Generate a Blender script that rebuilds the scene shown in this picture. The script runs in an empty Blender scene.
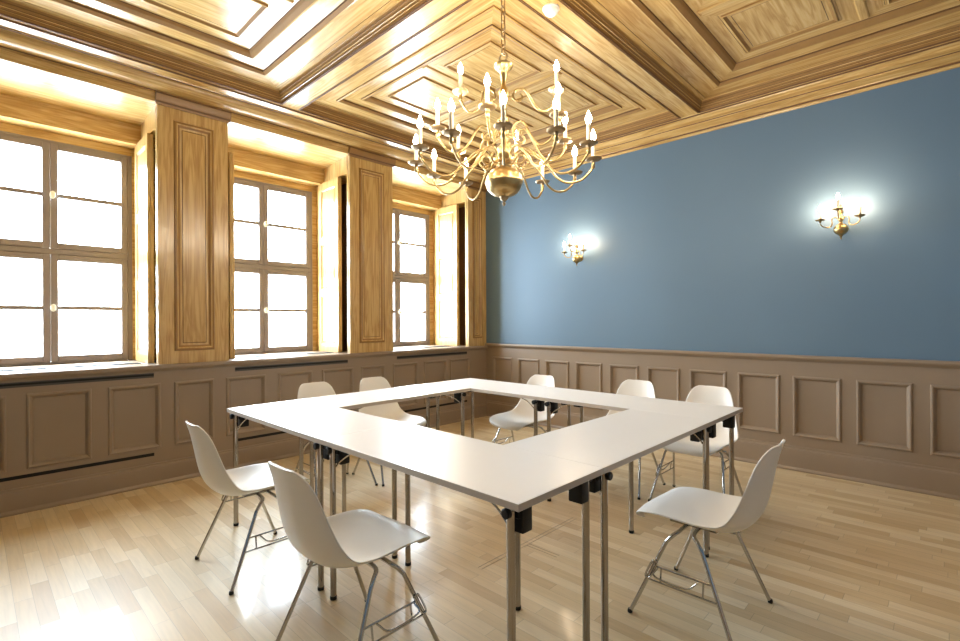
import bpy, bmesh, math, random
from mathutils import Vector, Matrix
random.seed(7)
PI = math.pi
scn = bpy.context.scene
C = scn.collection

# ------------------------------------------------------------------ materials
def new_mat(name):
    m = bpy.data.materials.new(name); m.use_nodes = True
    nt = m.node_tree
    b = nt.nodes.get('Principled BSDF')
    return m, nt, b

def srgb(r, g, b):
    f = lambda c: (c/255/12.92) if c/255 <= 0.04045 else ((c/255+0.055)/1.055)**2.4
    return (f(r), f(g), f(b), 1)

def N(nt, t, **kw):
    n = nt.nodes.new(t)
    for k, v in kw.items():
        setattr(n, k, v)
    return n

def plain(name, col, rough=.5, metal=0, noise=.04, nscale=8, spec=.5, bump=0):
    m, nt, b = new_mat(name)
    tc = N(nt, 'ShaderNodeTexCoord')
    nz = N(nt, 'ShaderNodeTexNoise'); nz.inputs['Scale'].default_value = nscale; nz.inputs['Detail'].default_value = 4
    nt.links.new(tc.outputs['Object'], nz.inputs['Vector'])
    mx = N(nt, 'ShaderNodeMix', data_type='RGBA')
    c2 = tuple(max(0, c*(1-noise*2)) for c in col[:3])+(1,)
    c1 = tuple(min(1, c*(1+noise)) for c in col[:3])+(1,)
    mx.inputs['A'].default_value = c1; mx.inputs['B'].default_value = c2
    nt.links.new(nz.outputs['Fac'], mx.inputs['Factor'])
    nt.links.new(mx.outputs['Result'], b.inputs['Base Color'])
    b.inputs['Roughness'].default_value = rough; b.inputs['Metallic'].default_value = metal
    b.inputs['Specular IOR Level'].default_value = spec
    if bump:
        bp = N(nt, 'ShaderNodeBump'); bp.inputs['Strength'].default_value = bump; bp.inputs['Distance'].default_value = .002
        nt.links.new(nz.outputs['Fac'], bp.inputs['Height']); nt.links.new(bp.outputs['Normal'], b.inputs['Normal'])
    return m

def wood(name, light, mid, dark, axis, rough=.27, scale=1.0, coat=.18):
    """varnished timber, grain running along the given axis"""
    m, nt, b = new_mat(name)
    tc = N(nt, 'ShaderNodeTexCoord')
    mp = N(nt, 'ShaderNodeMapping')
    s = [9*scale]*3; s['xyz'.index(axis)] = .8*scale
    mp.inputs['Scale'].default_value = s
    nt.links.new(tc.outputs['Object'], mp.inputs['Vector'])
    n1 = N(nt, 'ShaderNodeTexNoise'); n1.inputs['Scale'].default_value = 1.3; n1.inputs['Detail'].default_value = 5; n1.inputs['Distortion'].default_value = 1.2
    nt.links.new(mp.outputs['Vector'], n1.inputs['Vector'])
    # rings: sine of the noise for cathedral figure
    mul = N(nt, 'ShaderNodeMath', operation='MULTIPLY'); mul.inputs[1].default_value = 26
    nt.links.new(n1.outputs['Fac'], mul.inputs[0])
    sn = N(nt, 'ShaderNodeMath', operation='SINE'); nt.links.new(mul.outputs[0], sn.inputs[0])
    mr = N(nt, 'ShaderNodeMapRange'); mr.inputs['From Min'].default_value = -1
    nt.links.new(sn.outputs[0], mr.inputs['Value'])
    mp2 = N(nt, 'ShaderNodeMapping'); s2 = [70*scale]*3; s2['xyz'.index(axis)] = 2.5*scale
    mp2.inputs['Scale'].default_value = s2
    nt.links.new(tc.outputs['Object'], mp2.inputs['Vector'])
    n2 = N(nt, 'ShaderNodeTexNoise'); n2.inputs['Scale'].default_value = 1; n2.inputs['Detail'].default_value = 3
    nt.links.new(mp2.outputs['Vector'], n2.inputs['Vector'])
    mix1 = N(nt, 'ShaderNodeMath', operation='MULTIPLY_ADD'); mix1.inputs[1].default_value = .30
    nt.links.new(mr.outputs['Result'], mix1.inputs[0])
    h = N(nt, 'ShaderNodeMath', operation='MULTIPLY'); h.inputs[1].default_value = .8
    nt.links.new(n2.outputs['Fac'], h.inputs[0]); nt.links.new(h.outputs[0], mix1.inputs[2])
    cr = N(nt, 'ShaderNodeValToRGB')
    e = cr.color_ramp.elements
    e[0].position = .22; e[0].color = light; e[1].position = .85; e[1].color = dark
    k = e.new(.5); k.color = mid
    nt.links.new(mix1.outputs[0], cr.inputs['Fac'])
    nt.links.new(cr.outputs['Color'], b.inputs['Base Color'])
    b.inputs['Roughness'].default_value = rough
    b.inputs['Coat Weight'].default_value = coat; b.inputs['Coat Roughness'].default_value = .12
    return m

HL, HM, HD = srgb(208, 178, 124), srgb(196, 162, 102), srgb(168, 130, 76)
M = {}
M['pine_x'] = wood('pine_x', HL, HM, HD, 'x')
M['pine_y'] = wood('pine_y', HL, HM, HD, 'y')
M['pine_z'] = wood('pine_z', HL, HM, HD, 'z', rough=.28)
M['pine_groove'] = plain('pine_groove', srgb(146, 110, 62), .6, noise=.08, nscale=14, spec=.3)
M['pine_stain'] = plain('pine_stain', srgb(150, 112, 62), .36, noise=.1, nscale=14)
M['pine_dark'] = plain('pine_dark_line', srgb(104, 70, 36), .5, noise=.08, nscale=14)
M['wainscot'] = plain('wainscot_paint', srgb(146, 128, 109), .42, noise=.04, nscale=3)
M['wall_blue'] = plain('blue_plaster', srgb(96, 122, 144), .55, noise=.03, nscale=2.2, bump=.05)
M['cream'] = plain('pale_plaster', srgb(226, 222, 214), .6)
M['frame'] = plain('window_paint', srgb(132, 122, 120), .4)
M['white_lam'] = plain('white_laminate', srgb(232, 230, 228), .30, noise=.01)
M['lam_edge'] = plain('laminate_edge', srgb(190, 178, 166), .4, noise=.02)
M['shell'] = plain('white_shell_plastic', srgb(232, 229, 224), .38, noise=.01)
M['chrome'] = plain('chrome', (.52, .51, .50, 1), .14, 1, noise=.02)
M['steel'] = plain('brushed_steel', (.40, .37, .34, 1), .11, 1, noise=.05, nscale=30)
M['black'] = plain('black_plastic', (.006, .006, .007, 1), .45, noise=.1, spec=.3)
M['dark'] = plain('dark_recess', (.006, .005, .004, 1), .8, noise=.1)
M['brass'] = plain('polished_brass', srgb(184, 158, 108), .32, 1, noise=.08, nscale=20)
M['brass_dark'] = plain('aged_brass', srgb(168, 146, 112), .42, 1, noise=.12, nscale=25)
M['candle'] = plain('ivory_candle_sleeve', srgb(240, 222, 190), .5, noise=.02)
M['white_plastic'] = plain('white_plastic', srgb(235, 232, 226), .4, noise=.01)
M['grille'] = plain('grey_grille', srgb(40, 40, 40), .85)
M['slot_grey'] = plain('slot_grey', srgb(70, 66, 62), .5)
M['enamel'] = plain('white_enamel', srgb(232, 236, 228), .25, noise=.01)

def emis(name, col, st):
    """thin glowing bulb glass: lets the light of the lamp inside pass"""
    m = bpy.data.materials.new(name); m.use_nodes = True
    nt = m.node_tree; nt.nodes.clear()
    out = N(nt, 'ShaderNodeOutputMaterial'); ad = N(nt, 'ShaderNodeAddShader')
    tr = N(nt, 'ShaderNodeBsdfTransparent'); em = N(nt, 'ShaderNodeEmission')
    em.inputs['Color'].default_value = col; em.inputs['Strength'].default_value = st
    nt.links.new(tr.outputs[0], ad.inputs[0]); nt.links.new(em.outputs[0], ad.inputs[1]); nt.links.new(ad.outputs[0], out.inputs[0])
    m.cycles.emission_sampling = 'NONE'
    return m
M['bulb'] = emis('lit_bulb', (1.0, .90, .74, 1), 9)
def lamp(name, col, watts, parent, loc):
    l = bpy.data.lights.new(name, 'POINT'); l.color = col; l.energy = watts; l.shadow_soft_size = .013
    o = bpy.data.objects.new(name, l); C.objects.link(o); o.parent = parent; o.location = loc
    return o

def glass_mat():
    m = bpy.data.materials.new('window_glass'); m.use_nodes = True
    nt = m.node_tree; nt.nodes.clear()
    out = N(nt, 'ShaderNodeOutputMaterial'); mix = N(nt, 'ShaderNodeMixShader')
    tr = N(nt, 'ShaderNodeBsdfTransparent'); tr.inputs['Color'].default_value = (.97, .98, .98, 1)
    gl = N(nt, 'ShaderNodeBsdfGlossy'); gl.inputs['Roughness'].default_value = .01
    fr = N(nt, 'ShaderNodeFresnel'); fr.inputs['IOR'].default_value = 1.45
    ge = N(nt, 'ShaderNodeNewGeometry'); inv = N(nt, 'ShaderNodeMath', operation='SUBTRACT'); inv.inputs[0].default_value = 1
    nt.links.new(ge.outputs['Backfacing'], inv.inputs[1])
    fm = N(nt, 'ShaderNodeMath', operation='MULTIPLY'); nt.links.new(fr.outputs[0], fm.inputs[0]); nt.links.new(inv.outputs[0], fm.inputs[1])
    nt.links.new(fm.outputs[0], mix.inputs[0]); nt.links.new(tr.outputs[0], mix.inputs[1])
    nt.links.new(gl.outputs[0], mix.inputs[2]); nt.links.new(mix.outputs[0], out.inputs[0])
    return m
M['glass'] = glass_mat()

def parquet():
    m, nt, b = new_mat('oak_strip_parquet')
    L = nt.links.new
    tc = N(nt, 'ShaderNodeTexCoord'); sp = N(nt, 'ShaderNodeSeparateXYZ'); L(tc.outputs['Object'], sp.inputs[0])
    def math_(op, a, bb=None, c=None):
        n = N(nt, 'ShaderNodeMath', operation=op)
        for i, v in enumerate((a, bb, c)):
            if v is None: continue
            if isinstance(v, (int, float)): n.inputs[i].default_value = v
            else: L(v, n.inputs[i])
        return n.outputs[0]
    yr = math_('DIVIDE', sp.outputs['Y'], .066)
    row = math_('FLOOR', yr); fy = math_('FRACT', yr)
    wn = N(nt, 'ShaderNodeTexWhiteNoise', noise_dimensions='1D'); L(row, wn.inputs['W'])
    ln = math_('MULTIPLY_ADD', wn.outputs['Value'], .16, .36)
    off = math_('MULTIPLY', wn.outputs['Value'], 13.7)
    xr = math_('ADD', math_('DIVIDE', sp.outputs['X'], ln), off)
    col = math_('FLOOR', xr); fx = math_('FRACT', xr)
    cb = N(nt, 'ShaderNodeCombineXYZ'); L(row, cb.inputs[0]); L(col, cb.inputs[1])
    w2 = N(nt, 'ShaderNodeTexWhiteNoise', noise_dimensions='2D'); L(cb.outputs[0], w2.inputs['Vector'])
    cr = N(nt, 'ShaderNodeValToRGB'); e = cr.color_ramp.elements
    e[0].position = 0; e[0].color = srgb(196, 168, 124); e[1].position = 1; e[1].color = srgb(224, 206, 172)
    k = e.new(.25); k.color = srgb(208, 184, 142); k = e.new(.65); k.color = srgb(216, 194, 154)
    L(w2.outputs['Value'], cr.inputs['Fac'])
    # grain, shifted per strip
    mp = N(nt, 'ShaderNodeMapping'); mp.inputs['Scale'].default_value = (4, 60, 1); L(tc.outputs['Object'], mp.inputs['Vector'])
    sh = N(nt, 'ShaderNodeCombineXYZ'); L(math_('MULTIPLY', w2.outputs['Value'], 50), sh.inputs[0]); L(sh.outputs[0], mp.inputs['Location'])
    gn = N(nt, 'ShaderNodeTexNoise'); gn.inputs['Scale'].default_value = 1; gn.inputs['Detail'].default_value = 5; gn.inputs['Distortion'].default_value = .6
    L(mp.outputs['Vector'], gn.inputs['Vector'])
    g = math_('MULTIPLY_ADD', gn.outputs['Fac'], .36, .82)
    # seams
    sy = math_('LESS_THAN', math_('MINIMUM', fy, math_('SUBTRACT', 1, fy)), .014)
    sx = math_('LESS_THAN', math_('MINIMUM', fx, math_('SUBTRACT', 1, fx)), .0028)
    seam = math_('MAXIMUM', sy, sx)
    s = math_('MULTIPLY_ADD', seam, -.32, 1)
    v = math_('MULTIPLY', g, s)
    mx = N(nt, 'ShaderNodeVectorMath', operation='SCALE'); L(cr.outputs['Color'], mx.inputs[0]); L(v, mx.inputs['Scale'])
    L(mx.outputs[0], b.inputs['Base Color'])
    # worn varnish
    rn = N(nt, 'ShaderNodeTexNoise'); rn.inputs['Scale'].default_value = 2.5; rn.inputs['Detail'].default_value = 6
    L(tc.outputs['Object'], rn.inputs['Vector'])
    L(math_('MULTIPLY_ADD', rn.outputs['Fac'], .14, .36), b.inputs['Roughness'])
    b.inputs['Specular IOR Level'].default_value = .95
    b.inputs['Coat Weight'].default_value = .35; b.inputs['Coat Roughness'].default_value = .13
    bp = N(nt, 'ShaderNodeBump'); bp.inputs['Strength'].default_value = .25; bp.inputs['Distance'].default_value = .001
    L(s, bp.inputs['Height']); L(bp.outputs['Normal'], b.inputs['Normal'])
    return m
M['parquet'] = parquet()

# ------------------------------------------------------------------ mesh helpers
def box(bm, x0, x1, y0, y1, z0, z1, bev=0, seg=1):
    r = bmesh.ops.create_cube(bm, size=1, matrix=Matrix.Translation(((x0+x1)/2, (y0+y1)/2, (z0+z1)/2)) @ Matrix.Diagonal((x1-x0, y1-y0, z1-z0, 1)))
    if bev:
        es = list({e for v in r['verts'] for e in v.link_edges})
        bmesh.ops.bevel(bm, geom=es, offset=bev, segments=seg, profile=.5, affect='EDGES')

def tube(bm, pts, r, seg=10, closed=False, caps=True, r_end=None):
    pts = [Vector(p) for p in pts]; n = len(pts)
    tang = []
    for i in range(n):
        if closed: t = pts[(i+1) % n]-pts[i-1]
        else: t = pts[min(i+1, n-1)]-pts[max(i-1, 0)]
        tang.append(t.normalized())
    ref = Vector((0, 0, 1)) if abs(tang[0].z) < .9 else Vector((1, 0, 0))
    nrm = (ref-tang[0]*ref.dot(tang[0])).normalized()
    rings = []
    for i in range(n):
        nrm = (nrm-tang[i]*nrm.dot(tang[i])).normalized()
        bn = tang[i].cross(nrm)
        rr = r if r_end is None else r+(r_end-r)*i/(n-1)
        rings.append([bm.verts.new(pts[i]+(nrm*math.cos(2*PI*k/seg)+bn*math.sin(2*PI*k/seg))*rr) for k in range(seg)])
    for i in range(n if closed else n-1):
        a, b = rings[i], rings[(i+1) % n]
        for k in range(seg):
            bm.faces.new((a[k], a[(k+1) % seg], b[(k+1) % seg], b[k]))
    if caps and not closed:
        bm.faces.new(rings[0][::-1]); bm.faces.new(rings[-1])

def lathe(bm, prof, seg=24, c=(0, 0, 0), axis='z'):
    rings = []
    for r, z in prof:
        if r < 1e-6: ring = [bm.verts.new(_ax(0, 0, z, c, axis))]
        else: ring = [bm.verts.new(_ax(r*math.cos(2*PI*k/seg), r*math.sin(2*PI*k/seg), z, c, axis)) for k in range(seg)]
        rings.append(ring)
    for a, b in zip(rings, rings[1:]):
        if len(a) == 1 and len(b) == 1: continue
        for k in range(seg):
            if len(a) == 1: bm.faces.new((a[0], b[(k+1) % seg], b[k]))
            elif len(b) == 1: bm.faces.new((a[k], a[(k+1) % seg], b[0]))
            else: bm.faces.new((a[k], a[(k+1) % seg], b[(k+1) % seg], b[k]))
    if len(rings[0]) > 1: bm.faces.new(rings[0][::-1])
    if len(rings[-1]) > 1: bm.faces.new(rings[-1])
def _ax(x, y, z, c, axis):
    if axis == 'z': v = (x, y, z)
    elif axis == 'x': v = (z, x, y)
    else: v = (x, z, y)
    return Vector(v)+Vector(c)

def smoothpath(pts, n=8):
    """Catmull-Rom through the points"""
    P = [Vector(p) for p in pts]; out = []
    for i in range(len(P)-1):
        p0 = P[i-1] if i else P[0]*2-P[1]
        p1, p2 = P[i], P[i+1]
        p3 = P[i+2] if i+2 < len(P) else P[-1]*2-P[-2]
        for k in range(n):
            t = k/n
            out.append(.5*((2*p1)+(p2-p0)*t+(2*p0-5*p1+4*p2-p3)*t*t+(3*p1-p0-3*p2+p3)*t**3))
    out.append(P[-1]); return out

def sweep(bm, prof, a, b, axis, dark=()):
    """extrude a closed 2-D profile along an axis; prof gives (offset, z); axis 'y' -> offset is x ; axis 'x' -> offset is y"""
    def P(o, z, t): return (o, t, z) if axis == 'y' else (t, o, z)
    A = [bm.verts.new(P(o, z, a)) for o, z in prof]; B = [bm.verts.new(P(o, z, b)) for o, z in prof]
    n = len(prof)
    for i in range(n):
        j = (i+1) % n
        fc = bm.faces.new((A[i], A[j], B[j], B[i]))
        if i in dark: fc.material_index = 1
    bm.faces.new(A[::-1]); bm.faces.new(B)

def rings(bm, rect, steps, P, cap=True):
    """mitred stepped moulding round a rectangle. steps: (inset, height). P maps (u, v, w) to 3-D"""
    u0, u1, v0, v1 = rect; prev = None
    for st in steps:
        ins, w = st[:2]
        cur = [bm.verts.new(P(u, v, w)) for u, v in ((u0+ins, v0+ins), (u1-ins, v0+ins), (u1-ins, v1-ins), (u0+ins, v1-ins))]
        if prev:
            for k in range(4):
                fc = bm.faces.new((prev[k], prev[(k+1) % 4], cur[(k+1) % 4], cur[k]))
                if len(st) > 2: fc.material_index = st[2]
        prev = cur
    if cap: bm.faces.new(prev)

def quad(bm, P, u0, u1, v0, v1, w=0):
    if u1-u0 < 1e-5 or v1-v0 < 1e-5: return
    bm.faces.new([bm.verts.new(P(u, v, w)) for u, v in ((u0, v0), (u1, v0), (u1, v1), (u0, v1))])

def panelled(bm, P, u0, u1, v0, v1, spans, pv0, pv1, steps):
    """a panelled face: one row of framed recessed panels"""
    quad(bm, P, u0, u1, v0, pv0); quad(bm, P, u0, u1, pv1, v1)
    c = u0
    for a, b in spans:
        quad(bm, P, c, a, pv0, pv1); rings(bm, (a, b, pv0, pv1), steps, P); c = b
    quad(bm, P, c, u1, pv0, pv1)

def build(name, bm, mat, parent=None, smooth=True, ang=32, loc=None, weld=False):
    if weld: bmesh.ops.remove_doubles(bm, verts=bm.verts, dist=1e-5)
    bmesh.ops.recalc_face_normals(bm, faces=bm.faces)
    for f in bm.faces: f.smooth = smooth
    lim = math.radians(ang)
    for e in bm.edges:
        if len(e.link_faces) == 2 and e.calc_face_angle(0) > lim: e.smooth = False
    me = bpy.data.meshes.new(name); bm.to_mesh(me); bm.free()
    o = bpy.data.objects.new(name, me); C.objects.link(o)
    for m in (mat if isinstance(mat, (list, tuple)) else [mat]): me.materials.append(m)
    if parent: o.parent = parent
    if loc: o.location = loc
    return o

def struct(o, label=None):
    o['kind'] = 'structure'
    if label: o['label'] = label
    return o
def tag(o, label, cat, group=None):
    o['label'] = label; o['category'] = cat
    if group: o['group'] = group
    return o
def empty(name, loc=(0, 0, 0), rz=0):
    o = bpy.data.objects.new(name, None); C.objects.link(o); o.location = loc; o.rotation_euler = (0, 0, rz)
    o.empty_display_size = .1
    return o
def dup(root, loc, rz):
    def cp(o, par):
        c = o.copy(); C.objects.link(c)
        if par: c.parent = par
        for ch in kids.get(o.name, []): cp(ch, c)
        return c
    kids = {}
    for o in root.children_recursive: kids.setdefault(o.parent.name, []).append(o)
    r = cp(root, None); r.location = loc; r.rotation_euler = (0, 0, rz)
    return r

# ------------------------------------------------------------------ room sizes
RX, RY = 5.54, -5.70            # right end and back of the room; the far corner stands at the origin
ZS = 3.245                      # underside of the ceiling beams
OPEN = [(-5.05, -3.843), (-3.31, -2.105), (-1.55, -.345)]   # window openings along the left wall
WINC = [-4.43, -2.715, -.965]

# floor
bm = bmesh.new(); box(bm, -.02, RX, RY, .02, -.12, 0)
struct(build('floor', bm, M['parquet'], smooth=False), 'light oak strip parquet floor with a satin varnish')

# ---------------------------------------------------------------- left (window) wall
bm = bmesh.new()
box(bm, -.80, -.022, RY, .25, -.12, .915)                # below the sills
prev = RY
for a, b in OPEN:
    if prev == RY: box(bm, -.80, 0, RY-.0, a, .95, 3.32)
    prev = b
for a, b in OPEN:                                       # lintels
    box(bm, -.80, -.53, a, b, 2.838, 3.05)
    sweep(bm, [(-.53, 3.006), (.0, 3.05), (.0, 3.06), (-.53, 3.06)], a, b, 'y')
    box(bm, -.80, -.705, a, b, 2.772, 2.838)
box(bm, -.80, -.02, RY, .25, 3.05, 3.6)
for (a, b) in [(OPEN[0][1], OPEN[1][0]), (OPEN[1][1], OPEN[2][0]), (OPEN[2][1], .25)]:
    lo = a+.2; hi = b-.2 if b < 0 else b
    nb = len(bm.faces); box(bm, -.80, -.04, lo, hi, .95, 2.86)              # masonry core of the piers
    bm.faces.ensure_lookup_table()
    for f in list(bm.faces)[nb:]: f.material_index = 2  # dark core colour paints in the shade inside the shutter pockets
    box(bm, -.80, -.04, lo, hi, 2.86, 3.05)
    for s, e, sg in ((a, lo, 1), (hi, b, -1)):
        if b > 0 and sg < 0: continue
        box(bm, -.80, -.62, s, e, .95, 3.05)            # jamb at the window
        box(bm, -.62, -.04, s, e, 2.86, 3.05)           # jamb above the shutter pocket
box(bm, -.80, -.62, OPEN[0][0]-.02, OPEN[0][0], .95, 3.05)
for (a, b), c in zip(OPEN, WINC):                       # closing strips beside the frames
    box(bm, -.80, -.70, a, c-.553, .95, 2.80); box(bm, -.80, -.70, c+.553, b, .95, 2.80)
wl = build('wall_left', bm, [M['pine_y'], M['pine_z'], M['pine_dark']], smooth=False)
for p in wl.data.polygons:
    if p.material_index == 0 and abs(p.normal.y) > .5: p.material_index = 1
struct(wl, 'honey pine clad window wall with deep window recesses')

# pine pilaster boards between the windows
PX = lambda u, v, w: (w, u, v)
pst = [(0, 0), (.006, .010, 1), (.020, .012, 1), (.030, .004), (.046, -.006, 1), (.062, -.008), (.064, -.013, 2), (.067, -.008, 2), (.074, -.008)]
for i, (a, b) in enumerate([(OPEN[0][1], OPEN[1][0]), (OPEN[1][1], OPEN[2][0]), (OPEN[2][1], 0.0)]):
    bm = bmesh.new()
    box(bm, -.05, -.018, a, b, .952, 3.05)
    m0 = .115 if b < 0 else .085
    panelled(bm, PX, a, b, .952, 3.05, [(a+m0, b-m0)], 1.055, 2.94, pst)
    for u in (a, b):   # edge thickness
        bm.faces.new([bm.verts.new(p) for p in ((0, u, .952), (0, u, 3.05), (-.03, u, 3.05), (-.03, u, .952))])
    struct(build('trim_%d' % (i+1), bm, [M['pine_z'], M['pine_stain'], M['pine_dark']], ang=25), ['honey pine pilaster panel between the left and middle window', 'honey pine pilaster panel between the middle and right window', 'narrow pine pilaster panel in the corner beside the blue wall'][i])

# wainscot under the windows
WS = [(0, 0), (.003, .008), (.012, .011), (.022, .006), (.032, -.008), (.036, -.014)]
bm = bmesh.new()
spans = [(-5.05, -4.72), (-4.619, -4.265), (-4.168, -3.825), (-3.731, -3.433), (-3.336, -2.989), (-2.877, -2.531), (-2.429, -2.068), (-1.976, -1.667), (-1.558, -1.196), (-1.104, -.731), (-.68, -.322)]
quad(bm, PX, RY, 0, 0, .16); panelled(bm, PX, RY, 0, .16, .915, spans, .29, .805, WS)
w1 = struct(build('trim_4', bm, M['wainscot'], ang=20), 'taupe painted wainscot panelling under the windows')
for (a, b) in OPEN:
    for z0, z1, mt in ((.852, .888, 'slot_grey'), (.230, .254, 'dark')):
        bm = bmesh.new(); box(bm, -.02, .0015, a+.05, b-.03, z0, z1)
        build('vent_slot', bm, M[mt], w1, smooth=False)
    bm = bmesh.new(); box(bm, -.02, .0025, a+.05, b-.03, .866, .880); build('vent_slot', bm, M['dark'], w1, smooth=False)
# sill board
bm = bmesh.new()
sweep(bm, [(-.02, .900), (.012, .900), (.016, .910), (.028, .916), (.034, .924), (.036, .936), (.033, .948), (.026, .952), (-.72, .952), (-.72, .915), (-.02, .915)], RY, 0, 'y')
sill = struct(build('trim_5', bm, M['wainscot'], ang=40), 'taupe painted window sill board along the window wall')
for (a, b) in OPEN:
    mid = (a+b)/2
    for y0, y1 in ((a+.07, mid-.05), (mid+.05, b-.07)):
        bm = bmesh.new()
        box(bm, -.33, -.21, y0, y1, .951, .9535)
        for k in range(5): box(bm, -.325+k*.024, -.313+k*.024, y0, y1, .953, .956)
        build('sill_grille', bm, M['grille'], sill, smooth=False)
bm = bmesh.new()
sweep(bm, [(-.01, 0), (.034, 0), (.034, .012), (.026, .022), (.022, .03), (.022, .135), (.018, .15), (.008, .158), (.006, .17), (-.01, .175)], RY, 0, 'y')
struct(build('baseboard_left', bm, M['wainscot'], ang=25))

# cornice of the window wall
bm = bmesh.new()
cor = [(-.01, 3.046), (.012, 3.050), (.014, 3.118), (.034, 3.122), (.036, 3.130)]
for k in range(9):
    t = k/8*PI/2
    cor.append((.04+.10*math.sin(t), 3.195-.065*math.cos(t)+.0))
cor += [(.145, 3.20), (.165, 3.20), (.168, 3.208), (.20, 3.216), (.225, 3.222), (.228, 3.236), (.25, ZS), (-.01, ZS)]
sweep(bm, cor, RY, 0, 'y', dark=(3, len(cor)-8, len(cor)-4))
nb = len(bm.faces)
for a, b in ((OPEN[0][1], OPEN[1][0]), (OPEN[1][1], OPEN[2][0]), (OPEN[2][1], 0)):
    a -= .012; b = min(b+.012, 0)
    sweep(bm, [(0, 3.036), (.016, 3.036), (.020, 3.048), (.028, 3.060), (.036, 3.080), (.042, 3.112), (.052, 3.120), (.052, 3.130), (0, 3.130)], a, b, 'y', dark=(2, 5))
    for y in (a-.004, b):
        if y < 0: sweep(bm, [(0, 3.042), (.030, 3.050), (.046, 3.125), (0, 3.130)], y, y+.004, 'y', dark=(0, 1, 2, 3))
bm.faces.ensure_lookup_table()
for f in list(bm.faces)[nb:]:
    if f.material_index == 0: f.material_index = 2
struct(build('trim_6', bm, [M['pine_y'], M['pine_dark'], M['pine_stain']], ang=25), 'honey pine cornice above the windows')

# ---------------------------------------------------------------- blue wall
bm = bmesh.new(); box(bm, -.02, RX+.1, .0, .25, .94, 3.6); box(bm, -.02, RX+.1, .022, .25, -.12, .95)
struct(build('wall_right', bm, M['wall_blue'], smooth=False), 'slate blue plastered wall')
PY = lambda u, v, w: (u, -w, v)
bm = bmesh.new()
sp = [(.118+.4345*k, .118+.4345*k+.337) for k in range(12)]
panelled(bm, PY, 0, RX, .16, .935, sp, .29, .805, WS)
struct(build('trim_7', bm, M['wainscot'], ang=20), 'taupe painted wainscot panelling under the blue wall')
bm = bmesh.new()
sweep(bm, [(.01, .928), (-.006, .928), (-.010, .936), (-.020, .942), (-.026, .950), (-.034, .958), (-.036, .968), (-.032, .978), (-.02, .984), (.01, .984)], 0, RX, 'x')
struct(build('trim_8', bm, M['wainscot'], ang=25), 'taupe chair rail along the blue wall')
bm = bmesh.new()
sweep(bm, [(.01, 0), (-.034, 0), (-.034, .012), (-.026, .022), (-.022, .03), (-.022, .165), (-.018, .18), (-.008, .188), (-.006, .204), (.01, .212)], 0, RX, 'x')
struct(build('baseboard_right', bm, M['wainscot'], ang=25))
bm = bmesh.new()
cb = [(.01, 3.078), (-.010, 3.080), (-.014, 3.094), (-.026, 3.098), (-.028, 3.112), (-.036, 3.118), (-.038, 3.165), (-.046, 3.170), (-.048, 3.178), (-.050, 3.205), (-.060, 3.212), (-.082, 3.218), (-.086, 3.230), (-.104, 3.236), (-.11, ZS), (.01, ZS)]
sweep(bm, cb, 0, RX, 'x', dark=(3, 7, 12))
struct(build('trim_9', bm, [M['pine_x'], M['pine_dark']], ang=20), 'honey pine cornice above the blue wall')

# ---------------------------------------------------------------- walls behind the camera
bm = bmesh.new(); box(bm, -.8, RX+.25, RY-.25, RY, -.12, 3.6)
struct(build('wall_back', bm, M['wall_blue'], smooth=False))
bm = bmesh.new(); box(bm, 0, RX, RY, RY+.02, 0, .96); box(bm, RX-.02, RX, RY+.02, 0, 0, .96)
struct(build('trim_10', bm, M['wainscot'], smooth=False))
bm = bmesh.new(); box(bm, RX, RX+.25, RY, .25, -.12, 3.6)
struct(build('wall_front', bm, M['wall_blue'], smooth=False))

# ---------------------------------------------------------------- coffered ceiling
bm = bmesh.new(); mats = [M['pine_y'], M['pine_x'], M['pine_groove'], M['pine_dark']]
PC = lambda u, v, w: (u, v, w)
BXS = [(.25, 2.68), (2.87, RX-.11)]; BYS = [(RY+.15, -2.945), (-2.765, -.11)]
Z1 = 3.335
xs = [-.02, .25, 2.68, 2.87, RX-.11, RX+.02]; ys = [RY-.02, RY+.15, -2.945, -2.765, -.11, .02]
for i in range(5):
    for j in range(5):
        if i in (1, 3) and j in (1, 3): continue
        quad(bm, PC, xs[i], xs[i+1], ys[j], ys[j+1], ZS)
G = 2                           # the mouldings carry a darker stain than the flat boards
K = 3                           # narrow dark quirks
edge = [(0, ZS), (.003, ZS+.006, K), (.005, ZS+.024, G), (.009, ZS+.026), (.009, ZS+.030, K), (.012, ZS+.042, G), (.017, ZS+.046), (.017, ZS+.050, K), (.022, ZS+.062, G), (.028, ZS+.066, G), (.028, ZS+.070, K), (.034, Z1-.006, G), (.038, Z1),
        (.075, Z1), (.076, Z1+.004, K), (.079, Z1, K),
        (.232, Z1), (.234, Z1-.010, G), (.246, Z1-.013), (.256, Z1-.006, G), (.268, Z1+.002, G), (.270, Z1+.014, K), (.280, Z1+.016),
        (.395, Z1+.016), (.397, Z1+.006, K), (.410, Z1+.003), (.424, Z1+.010, G), (.440, Z1+.020, G), (.452, Z1+.034, G), (.455, Z1+.040, K), (.47, Z1+.042)]
ZF = Z1+.042
pan = [(0, ZF), (.085, ZF), (.086, ZF+.003, K), (.088, ZF), (.100, ZF), (.102, ZF-.012, G), (.110, ZF-.014), (.120, ZF-.006, G), (.128, ZF-.001, G), (.131, ZF), (.150, ZF), (.151, ZF+.003, K), (.154, ZF, K)]
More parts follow.
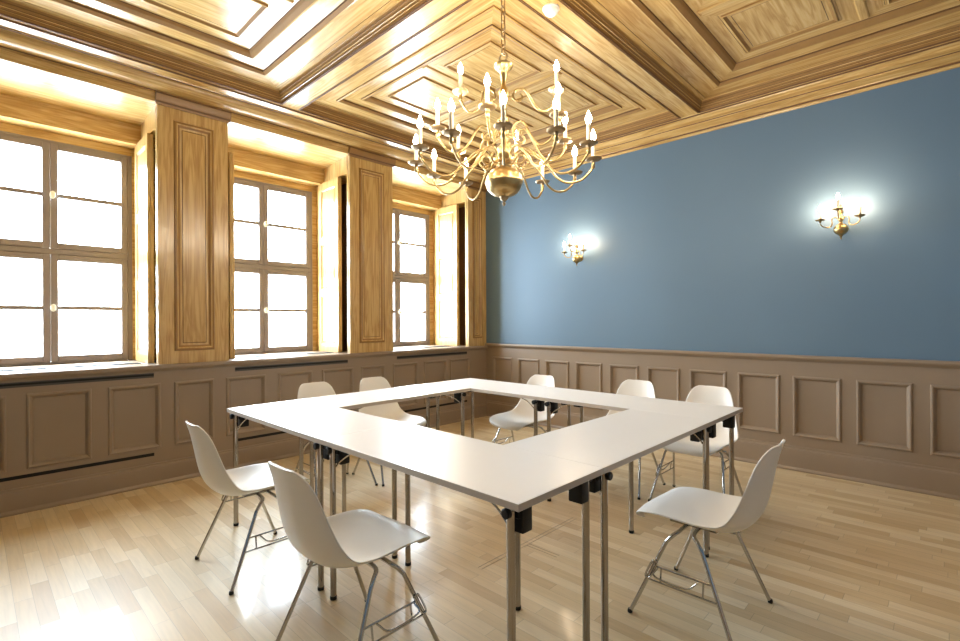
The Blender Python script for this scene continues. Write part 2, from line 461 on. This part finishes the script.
for X in BXS:
    for Y in BYS:
        rings(bm, (*X, *Y), edge, PC, cap=False)
        u0, u1, v0, v1 = X[0]+.47, X[1]-.47, Y[0]+.47, Y[1]-.47
        um, vm = (u0+u1)/2, (v0+v1)/2; g = .03
        bar = ZF
        for a, b in ((u0, um-g), (um+g, u1)):
            for c, d in ((v0, vm-g), (vm+g, v1)):
                rings(bm, (a, b, c, d), pan, PC)
        # dividing bars, a little lower than the field
        rings(bm, (um-g, um+g, v0, v1), [(0, bar), (.003, bar-.008), (.010, bar-.012), (.02, bar-.012)], PC)
        for a, b in ((u0, um-g), (um+g, u1)):
            rings(bm, (a, b, vm-g, vm+g), [(0, bar), (.003, bar-.008), (.010, bar-.012), (.02, bar-.012)], PC)
bmesh.ops.remove_doubles(bm, verts=bm.verts, dist=1e-5)
box(bm, -.8, RX+.25, RY-.25, .25, 3.55, 3.62)
nb = len(bm.faces); bm.faces.ensure_lookup_table()
for X in BXS:                   # bead along both lower edges of every beam
    for Y in BYS:
        for o0, o1 in ((-.016, -.010), (-.004, 0)):
            for x0, x1, y0, y1 in ((X[0]+o0, X[0]+o1, Y[0]+o0, Y[1]-o0), (X[1]-o1, X[1]-o0, Y[0]+o0, Y[1]-o0), (X[0]+o0, X[1]-o0, Y[0]+o0, Y[0]+o1), (X[0]+o0, X[1]-o0, Y[1]-o1, Y[1]-o0)):
                box(bm, x0, x1, y0, y1, ZS-.005, ZS+.002)
bm.faces.ensure_lookup_table()
for f in list(bm.faces)[nb:]: f.material_index = 3
bm.faces.ensure_lookup_table()
for f in bm.faces:
    # boards run lengthwise along the frame they belong to
    es = max(f.edges, key=lambda e: e.calc_length())
    d = es.verts[1].co-es.verts[0].co
    if f.material_index < 2: f.material_index = 1 if abs(d.x) > abs(d.y) else 0
struct(build('ceiling', bm, mats, ang=12), 'varnished honey pine coffered ceiling with heavy moulded beams')

# ---------------------------------------------------------------- windows
for i, c in enumerate(WINC):
    w = empty('window_%d' % (i+1), (-.70, c, .952)); struct(w, ['left window of six panes', 'middle window with grey frame', 'right window nearest the blue wall'][i] if 0 else ['left window with grey painted frame', 'middle window with grey painted frame', 'right window nearest the blue wall'][i])
    H0, H1 = 0.0, 1.822
    bm = bmesh.new()
    hw = .555
    box(bm, -.06, 0, -hw, -hw+.035, H0, H1, .004); box(bm, -.06, 0, hw-.035, hw, H0, H1, .004)
    box(bm, -.06, 0, -hw+.035, hw-.035, H0, .02, .003); box(bm, -.06, 0, -hw+.035, hw-.035, H1-.025, H1, .003)
    box(bm, -.06, .004, -hw+.035, hw-.035, .895, .945, .006)       # transom
    build('window_frame', bm, M['frame'], w)
    for (z0, z1, bar) in ((.02, .895, .460), (.945, H1-.025, 1.378)):
        for s in (-1, 1):
            y0, y1 = (-hw+.035, -.001) if s < 0 else (.001, hw-.035)
            bm = bmesh.new()
            t = .048
            box(bm, -.045, .008, y0, y0+t, z0, z1, .004); box(bm, -.045, .008, y1-t, y1, z0, z1, .004)
            box(bm, -.045, .008, y0+t, y1-t, z0, z0+t, .003); box(bm, -.045, .008, y0+t, y1-t, z1-t, z1, .003)
            box(bm, -.040, .004, y0+t, y1-t, bar-.017, bar+.017, .004)
            sash = build('casement', bm, M['frame'], w)
            for a, b in ((z0+t-.004, bar-.010), (bar+.010, z1-t+.004)):
                bm = bmesh.new(); box(bm, -.024, -.019, y0+t-.004, y1-t+.004, a, b)
                build('glass_pane', bm, M['glass'], sash, smooth=False)
            if s > 0:
                bm = bmesh.new(); hz = .46 if z0 < .5 else 1.375
                lathe(bm, [(0, .004), (.016, .005), (.018, .010), (.009, .014), (.007, .022), (.014, .030), (.020, .036), (.020, .042), (.014, .048), (0, .05)], 16, (0, 0, 0), 'x')
                for v in bm.verts: v.co.z = v.co.z*1.55+hz; v.co.y += y0+.012
                hd = build('window_handle', bm, M['enamel'], sash); hd['label'] = 'white enamel oval handle'
    # folding shutters standing in the jamb pockets
    a, b = OPEN[i]
    for side, ye in ((1, b), (-1, a)):
        # local frame: u from hinge to free edge, v up, w towards the opening
        T = .045; LW = .43
        def PS(u, v, ww): return (u, -ww, v)
        bm = bmesh.new()
        quad(bm, PS, 0, .065, .004, 1.895, 0); quad(bm, PS, LW-.065, LW, .004, 1.895, 0)
        zc = [.004, .09, .62, .70, 1.20, 1.28, 1.81, 1.895]
        for q in range(0, 8, 2): quad(bm, PS, .065, LW-.065, zc[q], zc[q+1], 0)
        sst = [(0, 0), (.005, -.004, 1), (.014, -.009), (.02, -.006), (.024, -.010, 1), (.03, -.006)]
        for q in range(1, 7, 2): rings(bm, (.065, LW-.065, zc[q], zc[q+1]), sst, PS)
        for w_ in (-T*.48, -T*.52):
            pass
        bmesh.ops.remove_doubles(bm, verts=bm.verts, dist=1e-5)
        quad(bm, lambda u, v, ww: (LW, u, v), 0, T*.46, .004, 1.895); quad(bm, lambda u, v, ww: (LW, u, v), T*.54, T, .004, 1.895)
        quad(bm, lambda u, v, ww: (LW-.004, u, v), T*.46, T*.54, .004, 1.895)
        quad(bm, lambda u, v, ww: (0, u, v), 0, T, .004, 1.895)
        quad(bm, PS, 0, LW, .004, 1.895, -T)
        for v_ in (.004, 1.895): quad(bm, lambda u, v, ww: (u, v, v_), 0, LW, 0, T)
        for v in bm.verts:
            if side < 0: v.co.y = -v.co.y
        sh = build('shutter', bm, [M['pine_z'], M['pine_dark']], w, ang=20)
        sh.location = (.085, ye-c-side*.030, 0)
        if i == 1 and side < 0: sh.rotation_euler = (0, 0, math.radians(10)); sh.location.y = ye-c+.045

# ---------------------------------------------------------------- sockets and floor hatch
def socket(loc, rz, label):
    t = empty('wall_socket', loc, rz)
    bm = bmesh.new(); box(bm, -.062, .062, -.012, 0, -.032, .032, .004); build('plate', bm, M['socket'], t)
    for s in (-.03, .03):
        bm = bmesh.new(); lathe(bm, [(.024, -.0125), (.024, -.016), (.020, -.016), (.018, -.0135), (0, -.0135)], 16, (s, 0, 0), 'y'); build('outlet', bm, M['socket'], t)
    tag(t, label, 'socket')
M['socket'] = plain('socket_plastic', srgb(150, 128, 110), .35)
socket((.022, -3.56, .085), -PI/2, 'taupe double socket on the skirting under the windows')
socket((.26, -.022, .10), PI, 'taupe double socket on the skirting near the room corner')
M['hatch'] = plain('hatch_metal', srgb(176, 160, 138), .4, .5)
hx0, hx1, hy0, hy1 = 2.784, 3.02, -3.05, -2.16
t = empty('floor_hatch', (0, 0, 0)); tag(t, 'thin flush metal seam strips of a floor hatch inside the ring of tables', 'hatch')

# ---------------------------------------------------------------- chairs
CP = [(.240, .393), (.2415, .399), (.238, .406), (.228, .414), (.208, .421), (.175, .426), (.13, .426), (.06, .418), (-.03, .408), (-.10, .402), (-.160, .405), (-.207, .428), (-.239, .470), (-.261, .532), (-.276, .605), (-.290, .676), (-.302, .727), (-.310, .755), (-.316, .773), (-.320, .783), (-.322, .787)]
CW = [.120, .140, .160, .180, .200, .217, .227, .233, .237, .238, .236, .231, .222, .207, .188, .170, .152, .136, .117, .095, .073]
def shell_mesh():
    bm = bmesh.new()
    cp = smoothpath([(0, y, z) for y, z in CP], 2)
    cw = [v.x for v in smoothpath([(w, 0, 0) for w in CW], 2)]
    n = len(cp); K = 14; grid = []
    for i, p in enumerate(cp):
        t = i/(n-1)
        d = (cp[min(i+1, n-1)]-cp[max(i-1, 0)]).normalized()
        nr = Vector((0, d.z, -d.y))           # towards the sitter
        if nr.z < 0 and t < .5: nr = -nr
        if t >= .5 and nr.y < 0: nr = -nr
        # how strongly the sides wrap
        lift = .026+.040*math.exp(-((t-.55)/.17)**2)
        if t < .34: lift *= max(0, (t-.12)/.22)**1.3
        if t > .78: lift *= max(0.25, 1-(t-.78)/.26)
        row = []
        for k in range(K+1):
            u = -1+2*k/K
            f = abs(u)**2.4
            q = p+Vector((cw[i]*u, 0, 0))+nr*lift*f
            if t < .24:                       # rolled, rounded front edge
                g = 1-t/.24
                q.z -= .005*f*g; q.y -= .038*f*g
            row.append(bm.verts.new(q))
        grid.append(row)
    for i in range(n-1):
        for k in range(K):
            bm.faces.new((grid[i][k], grid[i][k+1], grid[i+1][k+1], grid[i+1][k]))
    bmesh.ops.recalc_face_normals(bm, faces=bm.faces)
    bmesh.ops.solidify(bm, geom=list(bm.faces), thickness=.009)
    # round the rim
    return bm
def leg_path(sx, sy):
    return smoothpath([(sx*.06, sy*.026, .388), (sx*.145, sy*.028, .387), (sx*.172, sy*.034, .380), (sx*.184, sy*.052, .364), (sx*.195, sy*.075, .335)], 5)+[Vector((sx*.250, sy*.212, .012))]
def on_leg(sx, sy, z):
    a = Vector((sx*.195, sy*.075, .335)); b = Vector((sx*.250, sy*.212, .012)); t = (.335-z)/(.323)
    return a.lerp(b, t)
def make_chair(low=1):
    t = empty('shell_chair')
    sh = build('seat_shell', shell_mesh(), M['shell'], t, ang=60)
    md = sh.modifiers.new('round', 'SUBSURF'); md.levels = 1; md.render_levels = 1
    bm = bmesh.new()
    box(bm, -.075, .075, -.040, -.014, .381, .397, .004); box(bm, -.075, .075, .014, .040, .381, .397, .004)
    box(bm, -.10, -.072, -.10, .10, .389, .401, .003); box(bm, .072, .10, -.10, .10, .389, .401, .003)
    build('seat_mount', bm, M['steel'], t)
    for sx in (-1, 1):
        for sy in (1, -1):
            bm = bmesh.new(); tube(bm, leg_path(sx, sy), .0084, 10)
            lg = build('leg', bm, M['chrome'], t, ang=60)
            bm = bmesh.new(); lathe(bm, [(0, 0), (.0100, 0), (.0112, .003), (.0108, .010), (.009, .016), (0, .016)], 12, (sx*.252, sy*.215, 0))
            build('rubber_foot', bm, M['black'], lg)
        bm = bmesh.new()
        # ganging bracket between the two legs of this side
        hz = (.225, .165) if sx == low else (.332, .288)
        for z in hz: tube(bm, [on_leg(sx, 1, z)+Vector((sx*.004, 0, 0)), on_leg(sx, -1, z)+Vector((sx*.004, 0, 0))], .0044, 6)
        for sy, f in ((1, .72), (-1, .72)):
            a, b = on_leg(sx, sy, hz[0]), on_leg(sx, sy, hz[1]); x = sx*.004
            tube(bm, [(a.x+x, a.y*f, hz[0]), (b.x+x, a.y*f, hz[1])], .0038, 6)
        fr = 1 if sx == low else -1
        a = on_leg(sx, fr, hz[0]+.02); b = on_leg(sx, fr, hz[1]+.015); o = Vector((sx*.010, 0, 0)); yv = Vector((0, -.010*fr, 0))
        loop = [a+o+yv, a+o+Vector((0, .012*fr, 0)), b+o+Vector((0, .012*fr, 0)), b+o+yv]
        tube(bm, smoothpath(loop+[loop[0]], 4), .0042, 6)
        if sx == low:
            hk = [on_leg(sx, 1, .222)+Vector((sx*.006, -.02, 0)), on_leg(sx, 1, .19)+Vector((sx*.02, -.03, 0)), on_leg(sx, 1, .185)+Vector((sx*.02, -.16, 0)), on_leg(sx, 1, .22)+Vector((sx*.006, -.19, 0))]
            tube(bm, smoothpath(hk, 5), .0038, 6)
        build('linking_bracket', bm, M['chrome'], t, ang=60)
    return t
chair0 = make_chair()
G = 'shell chairs around the tables'
FY, FX, FNX, FNY = 0, -PI/2, PI/2, PI      # facing +y, +x, -x, -y
chairs = [
    ((2.885, -3.835, 0), FY+.02, 'white shell chair nearest the camera at the near left table edge'),
    ((1.858, -3.820, 0), FY, 'white shell chair behind the nearest one, by the leftmost table corner'),
    ((1.100, -2.930, 0), FX, 'cream shell chair with only its top showing, left one before the middle window'),
    ((1.150, -2.398, 0), FX, 'cream shell chair in front of the pilaster, right one of the window side pair'),
    ((1.880, -1.560, 0), FNY-.02, 'bright white shell chair seen through the ring of tables, nearest the room corner'),
    ((2.700, -1.345, 0), FNY, 'white shell chair at the middle of the blue wall side'),
    ((3.275, -1.330, 0), FNY, 'white shell chair beside the rightmost table corner, against the blue wall side'),
    ((3.762, -2.620, 0), FNX, 'white shell chair standing alone at the right table edge, seen from its side'),
]
for i, (l, r, lab) in enumerate(chairs):
    o = chair0 if i == 0 else make_chair(-1) if i == 7 else dup(chair0, l, r)
    o.location = l; o.rotation_euler = (0, 0, r); tag(o, lab, 'chair', G)

# ---------------------------------------------------------------- tables 1.2 x 0.5
TL, TW, TH = 1.199, .499, .740
def make_table():
    t = empty('folding_table')
    bm = bmesh.new(); box(bm, -TL/2, TL/2, -TW/2, TW/2, TH-.024, TH, .0012)
    top = build('tabletop', bm, [M['white_lam'], M['lam_edge']], t, smooth=False)
    for p in top.data.polygons: p.material_index = 1 if abs(p.normal.z) < .5 else 0
    for sx in (-1, 1):
        x = sx*(TL/2-.058)
        bm = bmesh.new(); tube(bm, [(x, -TW/2+.012, .694), (x, TW/2-.012, .694)], .011, 12)
        for sy in (-1, 1):
            pass
        hr = build('hinge_rail', bm, M['chrome'], t, ang=60)
        for sy in (-1, 1):
            bm = bmesh.new(); lathe(bm, [(0, 0), (.013, 0), (.0165, .003), (.0165, .018), (.013, .021), (0, .021)], 16, (x, 0, .694), 'y')
            for v in bm.verts: v.co.y = sy*(v.co.y+TW/2-.022)
            build('end_cap', bm, M['black'], hr)
        for sy in (-1, 1):
            y = sy*(TW/2-.032)
            bm = bmesh.new()
            tube(bm, [(x, y, .70), (x, y, .012)], .0142, 16)
            lg = build('leg', bm, M['steel'], t, ang=60)
            bm = bmesh.new(); lathe(bm, [(0, 0), (.0150, 0), (.0155, .004), (.0155, .016), (0, .016)], 16, (x, y, 0))
            build('rubber_foot', bm, M['black'], lg)
            # hinge housing under the top, just inside each leg
            bm = bmesh.new()
            ya, yb = sorted((sy*(TW/2-.055), sy*(TW/2-.105)))
            box(bm, x-.030, x+.030, ya, yb, .622, TH-.0245, .006, 2)
            ya, yb = sorted((sy*(TW/2-.048), sy*(TW/2-.060)))
            box(bm, x-.020, x+.020, ya, yb, .668, TH-.0245, .004)
            build('hinge_housing', bm, M['black'], t)
            bm = bmesh.new()
            tube(bm, smoothpath([(x, y-sy*.016, .612), (x-sx*.03, y-sy*.02, .640), (x-sx*.10, y-sy*.03, .685), (x-sx*.20, y-sy*.03, .7145)], 5), .0042, 8)
            build('brace', bm, M['chrome'], t, ang=60)
    return t
tab0 = make_table()
X0, X1, Y0, Y1 = 1.239, 3.639, -3.754, -1.554
GT = 'folding tables set in a ring'
tabs = [
    ((X0+1.8, Y0+.25, 0), 0, 'white topped folding table forming the nearest corner of the ring'),
    ((X0+.6, Y0+.25, 0), 0, 'white topped folding table forming the leftmost corner of the ring'),
    ((X1-.25, (Y0+Y1)/2, 0), PI/2, 'white topped folding table along the right side, before the lone side-on chair'),
    ((X0+.25, (Y0+Y1)/2, 0), PI/2, 'white topped folding table along the window side of the ring'),
    ((X0+.6, Y1-.25, 0), 0, 'white topped folding table forming the farthest corner of the ring'),
    ((X0+1.8, Y1-.25, 0), 0, 'white topped folding table forming the rightmost corner of the ring'),
]
for i, (l, r, lab) in enumerate(tabs):
    o = tab0 if i == 0 else dup(tab0, l, r)
    o.location = l; o.rotation_euler = (0, 0, r); tag(o, lab, 'table', GT)

# ---------------------------------------------------------------- floor hatch strips
bm = bmesh.new()
for x in (hx0, hx0+.026): box(bm, x, x+.0035, hy0, hy1, 0, .0012)
for y in (-2.68, -2.655): box(bm, hx0+.03, hx1, y, y+.0035, 0, .0012)
build('frame_strip', bm, M['hatch'], t)

# ---------------------------------------------------------------- candle lamps
def bulb_mesh(s=1):
    bm = bmesh.new()
    lathe(bm, [(.007*s, 0), (.012*s, .010*s), (.0145*s, .020*s), (.0125*s, .032*s), (.007*s, .046*s), (.003*s, .056*s), (0, .060*s)], 14)
    return bm
def candle_mesh(h, r=.0105):
    bm = bmesh.new(); lathe(bm, [(0, 0), (r, 0), (r, h-.003), (r-.002, h), (0, h)], 14); return bm
def pan_mesh(r):
    bm = bmesh.new()
    lathe(bm, [(0, -.020), (.006, -.020), (.009, -.010), (.012, -.005), (r*.5, -.003), (r*.85, -.001), (r, .005), (r+.001, .008), (r*.86, .004), (r*.5, .002), (.013, .004), (.013, .016), (.011, .018), (0, .018)], 24)
    return bm
def arm_path(rp, zp, drop, vr, vc):
    """scroll that leaves the stem, curls over, swings down and rises to the pan; in the (r, z) plane"""
    cr, cz = vc
    P = []
    for k in range(23):
        t = k/22
        a = math.radians(-250+ (90+250)*t)          # wind out to the top of the scroll
        rad = vr*(.22+.78*t)
        P.append((cr-rad*math.cos(a)*(1), cz+rad*math.sin(a)))
    top = P[-1]
    tail = [(top[0]+vr*.75, top[1]-vr*.18), (rp*.50, zp-drop*.30), (rp*.60, zp-drop*.78), (rp*.72, zp-drop), (rp*.86, zp-drop*.90), (rp*.965, zp-drop*.52), (rp, zp-.026)]
    pts = [Vector((r, 0, z)) for r, z in P]
    return pts[:-1]+smoothpath([(r, 0, z) for r, z in [top]+tail], 6)

# chandelier
CH = Vector((2.79, -2.835, 0))
ch = empty('chandelier', CH+Vector((0, 0, ZS)))
off = -ZS
def cobj(name, bm, mat, par=None, ang=40):
    for v in bm.verts: v.co.z += off
    return build(name, bm, mat, par or ch, ang=ang)
bm = bmesh.new()
lathe(bm, [(0, 2.135), (.030, 2.14), (.036, 2.155), (.030, 2.17), (.020, 2.185), (.034, 2.20), (.040, 2.225), (.034, 2.25), (.016, 2.27), (.014, 2.30), (.026, 2.32), (.032, 2.35), (.036, 2.38), (.030, 2.405), (.016, 2.425), (.014, 2.46), (.024, 2.48), (.030, 2.52), (.032, 2.545), (.024, 2.57), (.014, 2.59), (.014, 2.62), (.020, 2.645), (.020, 2.66), (.030, 2.672), (.050, 2.690), (.054, 2.704), (.046, 2.712), (.020, 2.716), (.010, 2.722), (0, 2.724)], 24)
cobj('stem', bm, M['brass'])
bm = bmesh.new()
prof = [(0, 1.965)]
for k in range(1, 16):
    a = -PI/2+PI*k/16
    prof.append((.102*math.cos(a)**.9, 2.058+.084*math.sin(a)))
prof = prof[:7]+[(.104, 2.050), (.106, 2.058), (.104, 2.066)]+prof[9:]+[(.03, 2.145), (0, 2.145)]
lathe(bm, prof, 32)
cobj('globe', bm, M['brass'])
bm = bmesh.new()
lathe(bm, [(0, 1.925), (.006, 1.930), (.010, 1.940), (.006, 1.950), (.012, 1.956), (.022, 1.964), (.026, 1.976), (.020, 1.986), (0, 1.988)], 18)
cobj('finial', bm, M['brass_dark'])
# hanging ring and chain
bm = bmesh.new()
tube(bm, [(.026*math.cos(a), 0, 2.748+.026*math.sin(a)) for a in [2*PI*k/18 for k in range(18)]], .0045, 8, closed=True)
cobj('hanging_ring', bm, M['brass_dark'])
bm = bmesh.new(); z = 2.790; k = 0
while z < 3.215:
    R, L = .0125, .026
    ring = []
    for q in range(16):
        a = 2*PI*q/16
        u = R*math.cos(a); w = R*math.sin(a)+(L if math.sin(a) > 0 else -L)*.6
        ring.append((u, 0, z+w) if k % 2 else (0, u, z+w))
    tube(bm, ring, .0040, 6, closed=True); z += .044; k += 1
cobj('chain', bm, M['brass_dark'])
bm = bmesh.new(); lathe(bm, [(0, 3.20), (.010, 3.205), (.018, 3.215), (.045, 3.228), (.052, 3.244), (0, 3.2445)], 24)
cobj('ceiling_rose', bm, M['brass'])
pth = {}
def arm(ang, rp, zp, drop, vr, vc, key):
    if key not in pth:
        p = arm_path(rp, zp, drop, vr, vc)
        bm = bmesh.new(); tube(bm, p, .0062, 8)
        # little leaf scrolls and the stub into the stem
        tube(bm, [(.012, 0, vc[1]+.002), (vc[0]-vr*1.0, 0, vc[1]-.004)], .0055, 8)
        lathe(bm, [(.0062, -.03), (.010, -.024), (.011, -.012), (.009, 0), (.0062, .01)], 10, (rp, 0, zp-.018))
        for v in bm.verts: v.co.z += off
        a0 = build('arm', bm, M['brass'], ch, ang=60)
        bm = pan_mesh(.045)
        for v in bm.verts: v.co += Vector((rp, 0, zp+off))
        dp = build('drip_pan', bm, M['brass_dark'], a0)
        bm = candle_mesh(.088)
        for v in bm.verts: v.co += Vector((rp, 0, zp+off+.016))
        cs = build('candle_sleeve', bm, M['candle'], a0)
        bm = bulb_mesh(1.15)
        for v in bm.verts: v.co += Vector((rp, 0, zp+off+.102))
        bl = build('candle_bulb', bm, M['bulb'], a0)
        lm = lamp('bulb_light', (1.0, .84, .62), 1.9, a0, (rp, 0, zp+off+.126))
        pth[key] = (a0, [dp, cs, bl, lm]); a0.rotation_euler = (0, 0, ang)
    else:
        a0, ks = pth[key]
        c = a0.copy(); C.objects.link(c); c.rotation_euler = (0, 0, ang)
        for kx in ks:
            d = kx.copy(); C.objects.link(d); d.parent = c
TH0 = 0.7647
toward = math.atan2(-math.cos(TH0), math.sin(TH0))     # direction from chandelier to camera
for k in range(12): arm(toward+math.radians(-3+30*k), .490, 2.170, .122, .050, (.112, 2.172), 'low')
for k in range(6): arm(toward+math.radians(-15+60*k), .370, 2.315, .118, .048, (.104, 2.312), 'mid')
arm(toward+math.radians(86), .292, 2.555, .110, .042, (.086, 2.530), 'top_long')
arm(toward+math.radians(-90), .238, 2.555, .110, .042, (.080, 2.530), 'top_short')
tag(ch, 'brass candle-arm chandelier hanging on a chain above the tables', 'chandelier')

# wall sconces
def make_sconce():
    t = empty('wall_sconce')
    bm = bmesh.new()
    lathe(bm, [(.036, 0), (.040, .004), (.036, .010), (.020, .016), (.012, .022), (.010, .060), (0, .060)], 20, (0, 0, 0), 'y')
    for v in bm.verts: v.co.y = -v.co.y
    build('wall_plate', bm, M['brass'], t)
    bm = bmesh.new(); Y = -.075
    prof = [(0, -.098), (.004, -.094), (.007, -.086), (.004, -.078), (.010, -.072), (.014, -.064)]
    for k in range(2, 15):
        a = -PI/2+PI*k/16; prof.append((.050*math.cos(a), -.015+.046*math.sin(a)))
    prof += [(.014, .034), (.010, .042), (.016, .054), (.022, .066), (.018, .080), (.010, .090), (.008, .104), (.014, .112), (.018, .124), (.014, .136), (.007, .142), (.006, .160), (.009, .168), (.004, .178), (0, .182)]
    lathe(bm, prof, 24, (0, Y, 0)); build('stem', bm, M['brass'], t)
    for deg in (-64, 0, 64):
        a = math.radians(deg); d = Vector((math.sin(a), -math.cos(a), 0)); base = Vector((0, Y, 0))
        rp, zp = .142, (.062 if deg else .120)
        prs = smoothpath([(.012, .055), (.028, .078), (.050, .082), (.062, .062), (.060, .030), (.074, .008), (.098, .006), (.120, .022), (rp, zp-.024)] if deg else [(.012, .075), (.025, .098), (.042, .100), (.052, .082), (.054, .055), (.070, .036), (.095, .034), (.118, .048), (rp, zp-.024)], 5) if False else None
        raw = [(.012, .055), (.028, .078), (.050, .082), (.062, .062), (.060, .030), (.074, .008), (.106, .006), (.133, .022), (rp, zp-.024)]
        if not deg: raw = [(r, z+.055) for r, z in raw[:-1]]+[raw[-1]]
        pts = smoothpath([base+d*r+Vector((0, 0, z)) for r, z in raw], 6)
        bm = bmesh.new(); tube(bm, pts, .0046, 8); ar = build('arm', bm, M['brass'], t, ang=60)
        q = base+d*rp+Vector((0, 0, zp))
        for nm, b_, m, dz in (('drip_pan', pan_mesh(.034), M['brass_dark'], 0), ('candle_sleeve', candle_mesh(.062, .0085), M['candle'], .016), ('candle_bulb', bulb_mesh(.95), M['bulb'], .076)):
            for v in b_.verts: v.co += q+Vector((0, 0, dz))
            build(nm, b_, m, ar)
        lamp('bulb_light', (1.0, .72, .46), 1.8, ar, q+Vector((0, 0, .096)))
    return t
s0 = make_sconce(); s0.location = (3.945, 0, 2.02)
tag(s0, 'three-light brass wall lamp on the right of the blue wall', 'wall lamp', 'brass wall lamps')
s1 = dup(s0, (1.49, 0, 2.005), 0); tag(s1, 'three-light brass wall lamp nearer the room corner, left on the blue wall', 'wall lamp', 'brass wall lamps')

# smoke detector
sd = empty('smoke_detector', (2.775, -2.36, ZS))
bm = bmesh.new(); lathe(bm, [(0, -.012), (.050, -.012), (.053, -.008), (.053, 0), (0, 0)], 28); build('mounting_base', bm, M['white_plastic'], sd)
bm = bmesh.new(); lathe(bm, [(0, -.044), (.022, -.044), (.030, -.040), (.040, -.030), (.046, -.020), (.048, -.012), (0, -.012)], 28); build('sensor_head', bm, M['white_plastic'], sd)
tag(sd, 'round white smoke detector on the ceiling beam', 'smoke detector')

# ---------------------------------------------------------------- daylight
W = bpy.data.worlds.new('World'); scn.world = W; W.use_nodes = True
bg = W.node_tree.nodes['Background']; bg.inputs['Color'].default_value = (.77, .89, 1.0, 1); bg.inputs['Strength'].default_value = 21.0
for (a, b), c in zip(OPEN, WINC):
    l = bpy.data.lights.new('window_daylight_portal', 'AREA'); l.shape = 'RECTANGLE'; l.size = 1.12; l.size_y = 1.84
    l.cycles.is_portal = True
    o = bpy.data.objects.new('window_daylight_portal', l); C.objects.link(o); o.location = (-.79, c, 1.863); o.rotation_euler = (0, -PI/2, 0)
    o.rotation_euler = (PI/2, 0, -PI/2)

# ---------------------------------------------------------------- camera
cam = bpy.data.cameras.new('camera'); co = bpy.data.objects.new('camera', cam); C.objects.link(co)
cam.sensor_width = 36; cam.lens = 491.13/960*36; cam.clip_start = .05
th = 0.7647; roll = -0.00497
f = Vector((-math.sin(th), math.cos(th), 0)); r = Vector((math.cos(th), math.sin(th), 0)); u = r.cross(f)
r2 = r*math.cos(roll)+u*math.sin(roll); u2 = u*math.cos(roll)-r*math.sin(roll)
m = Matrix((r2, u2, -f)).transposed().to_4x4(); m.translation = (4.5764, -4.8941, 1.2921)
co.matrix_world = m
scn.camera = co

scn.view_settings.view_transform = 'Standard'; scn.view_settings.look = 'None'
scn.view_settings.gamma = 1; scn.view_settings.use_curve_mapping = False
scn.view_settings.exposure = 1.1
scn.cycles.use_denoising = True
scn.cycles.max_bounces = 10; scn.cycles.diffuse_bounces = 6; scn.cycles.glossy_bounces = 5
scn.cycles.transparent_max_bounces = 12
scn.cycles.caustics_reflective = False; scn.cycles.caustics_refractive = False
scn.cycles.sample_clamp_indirect = 8
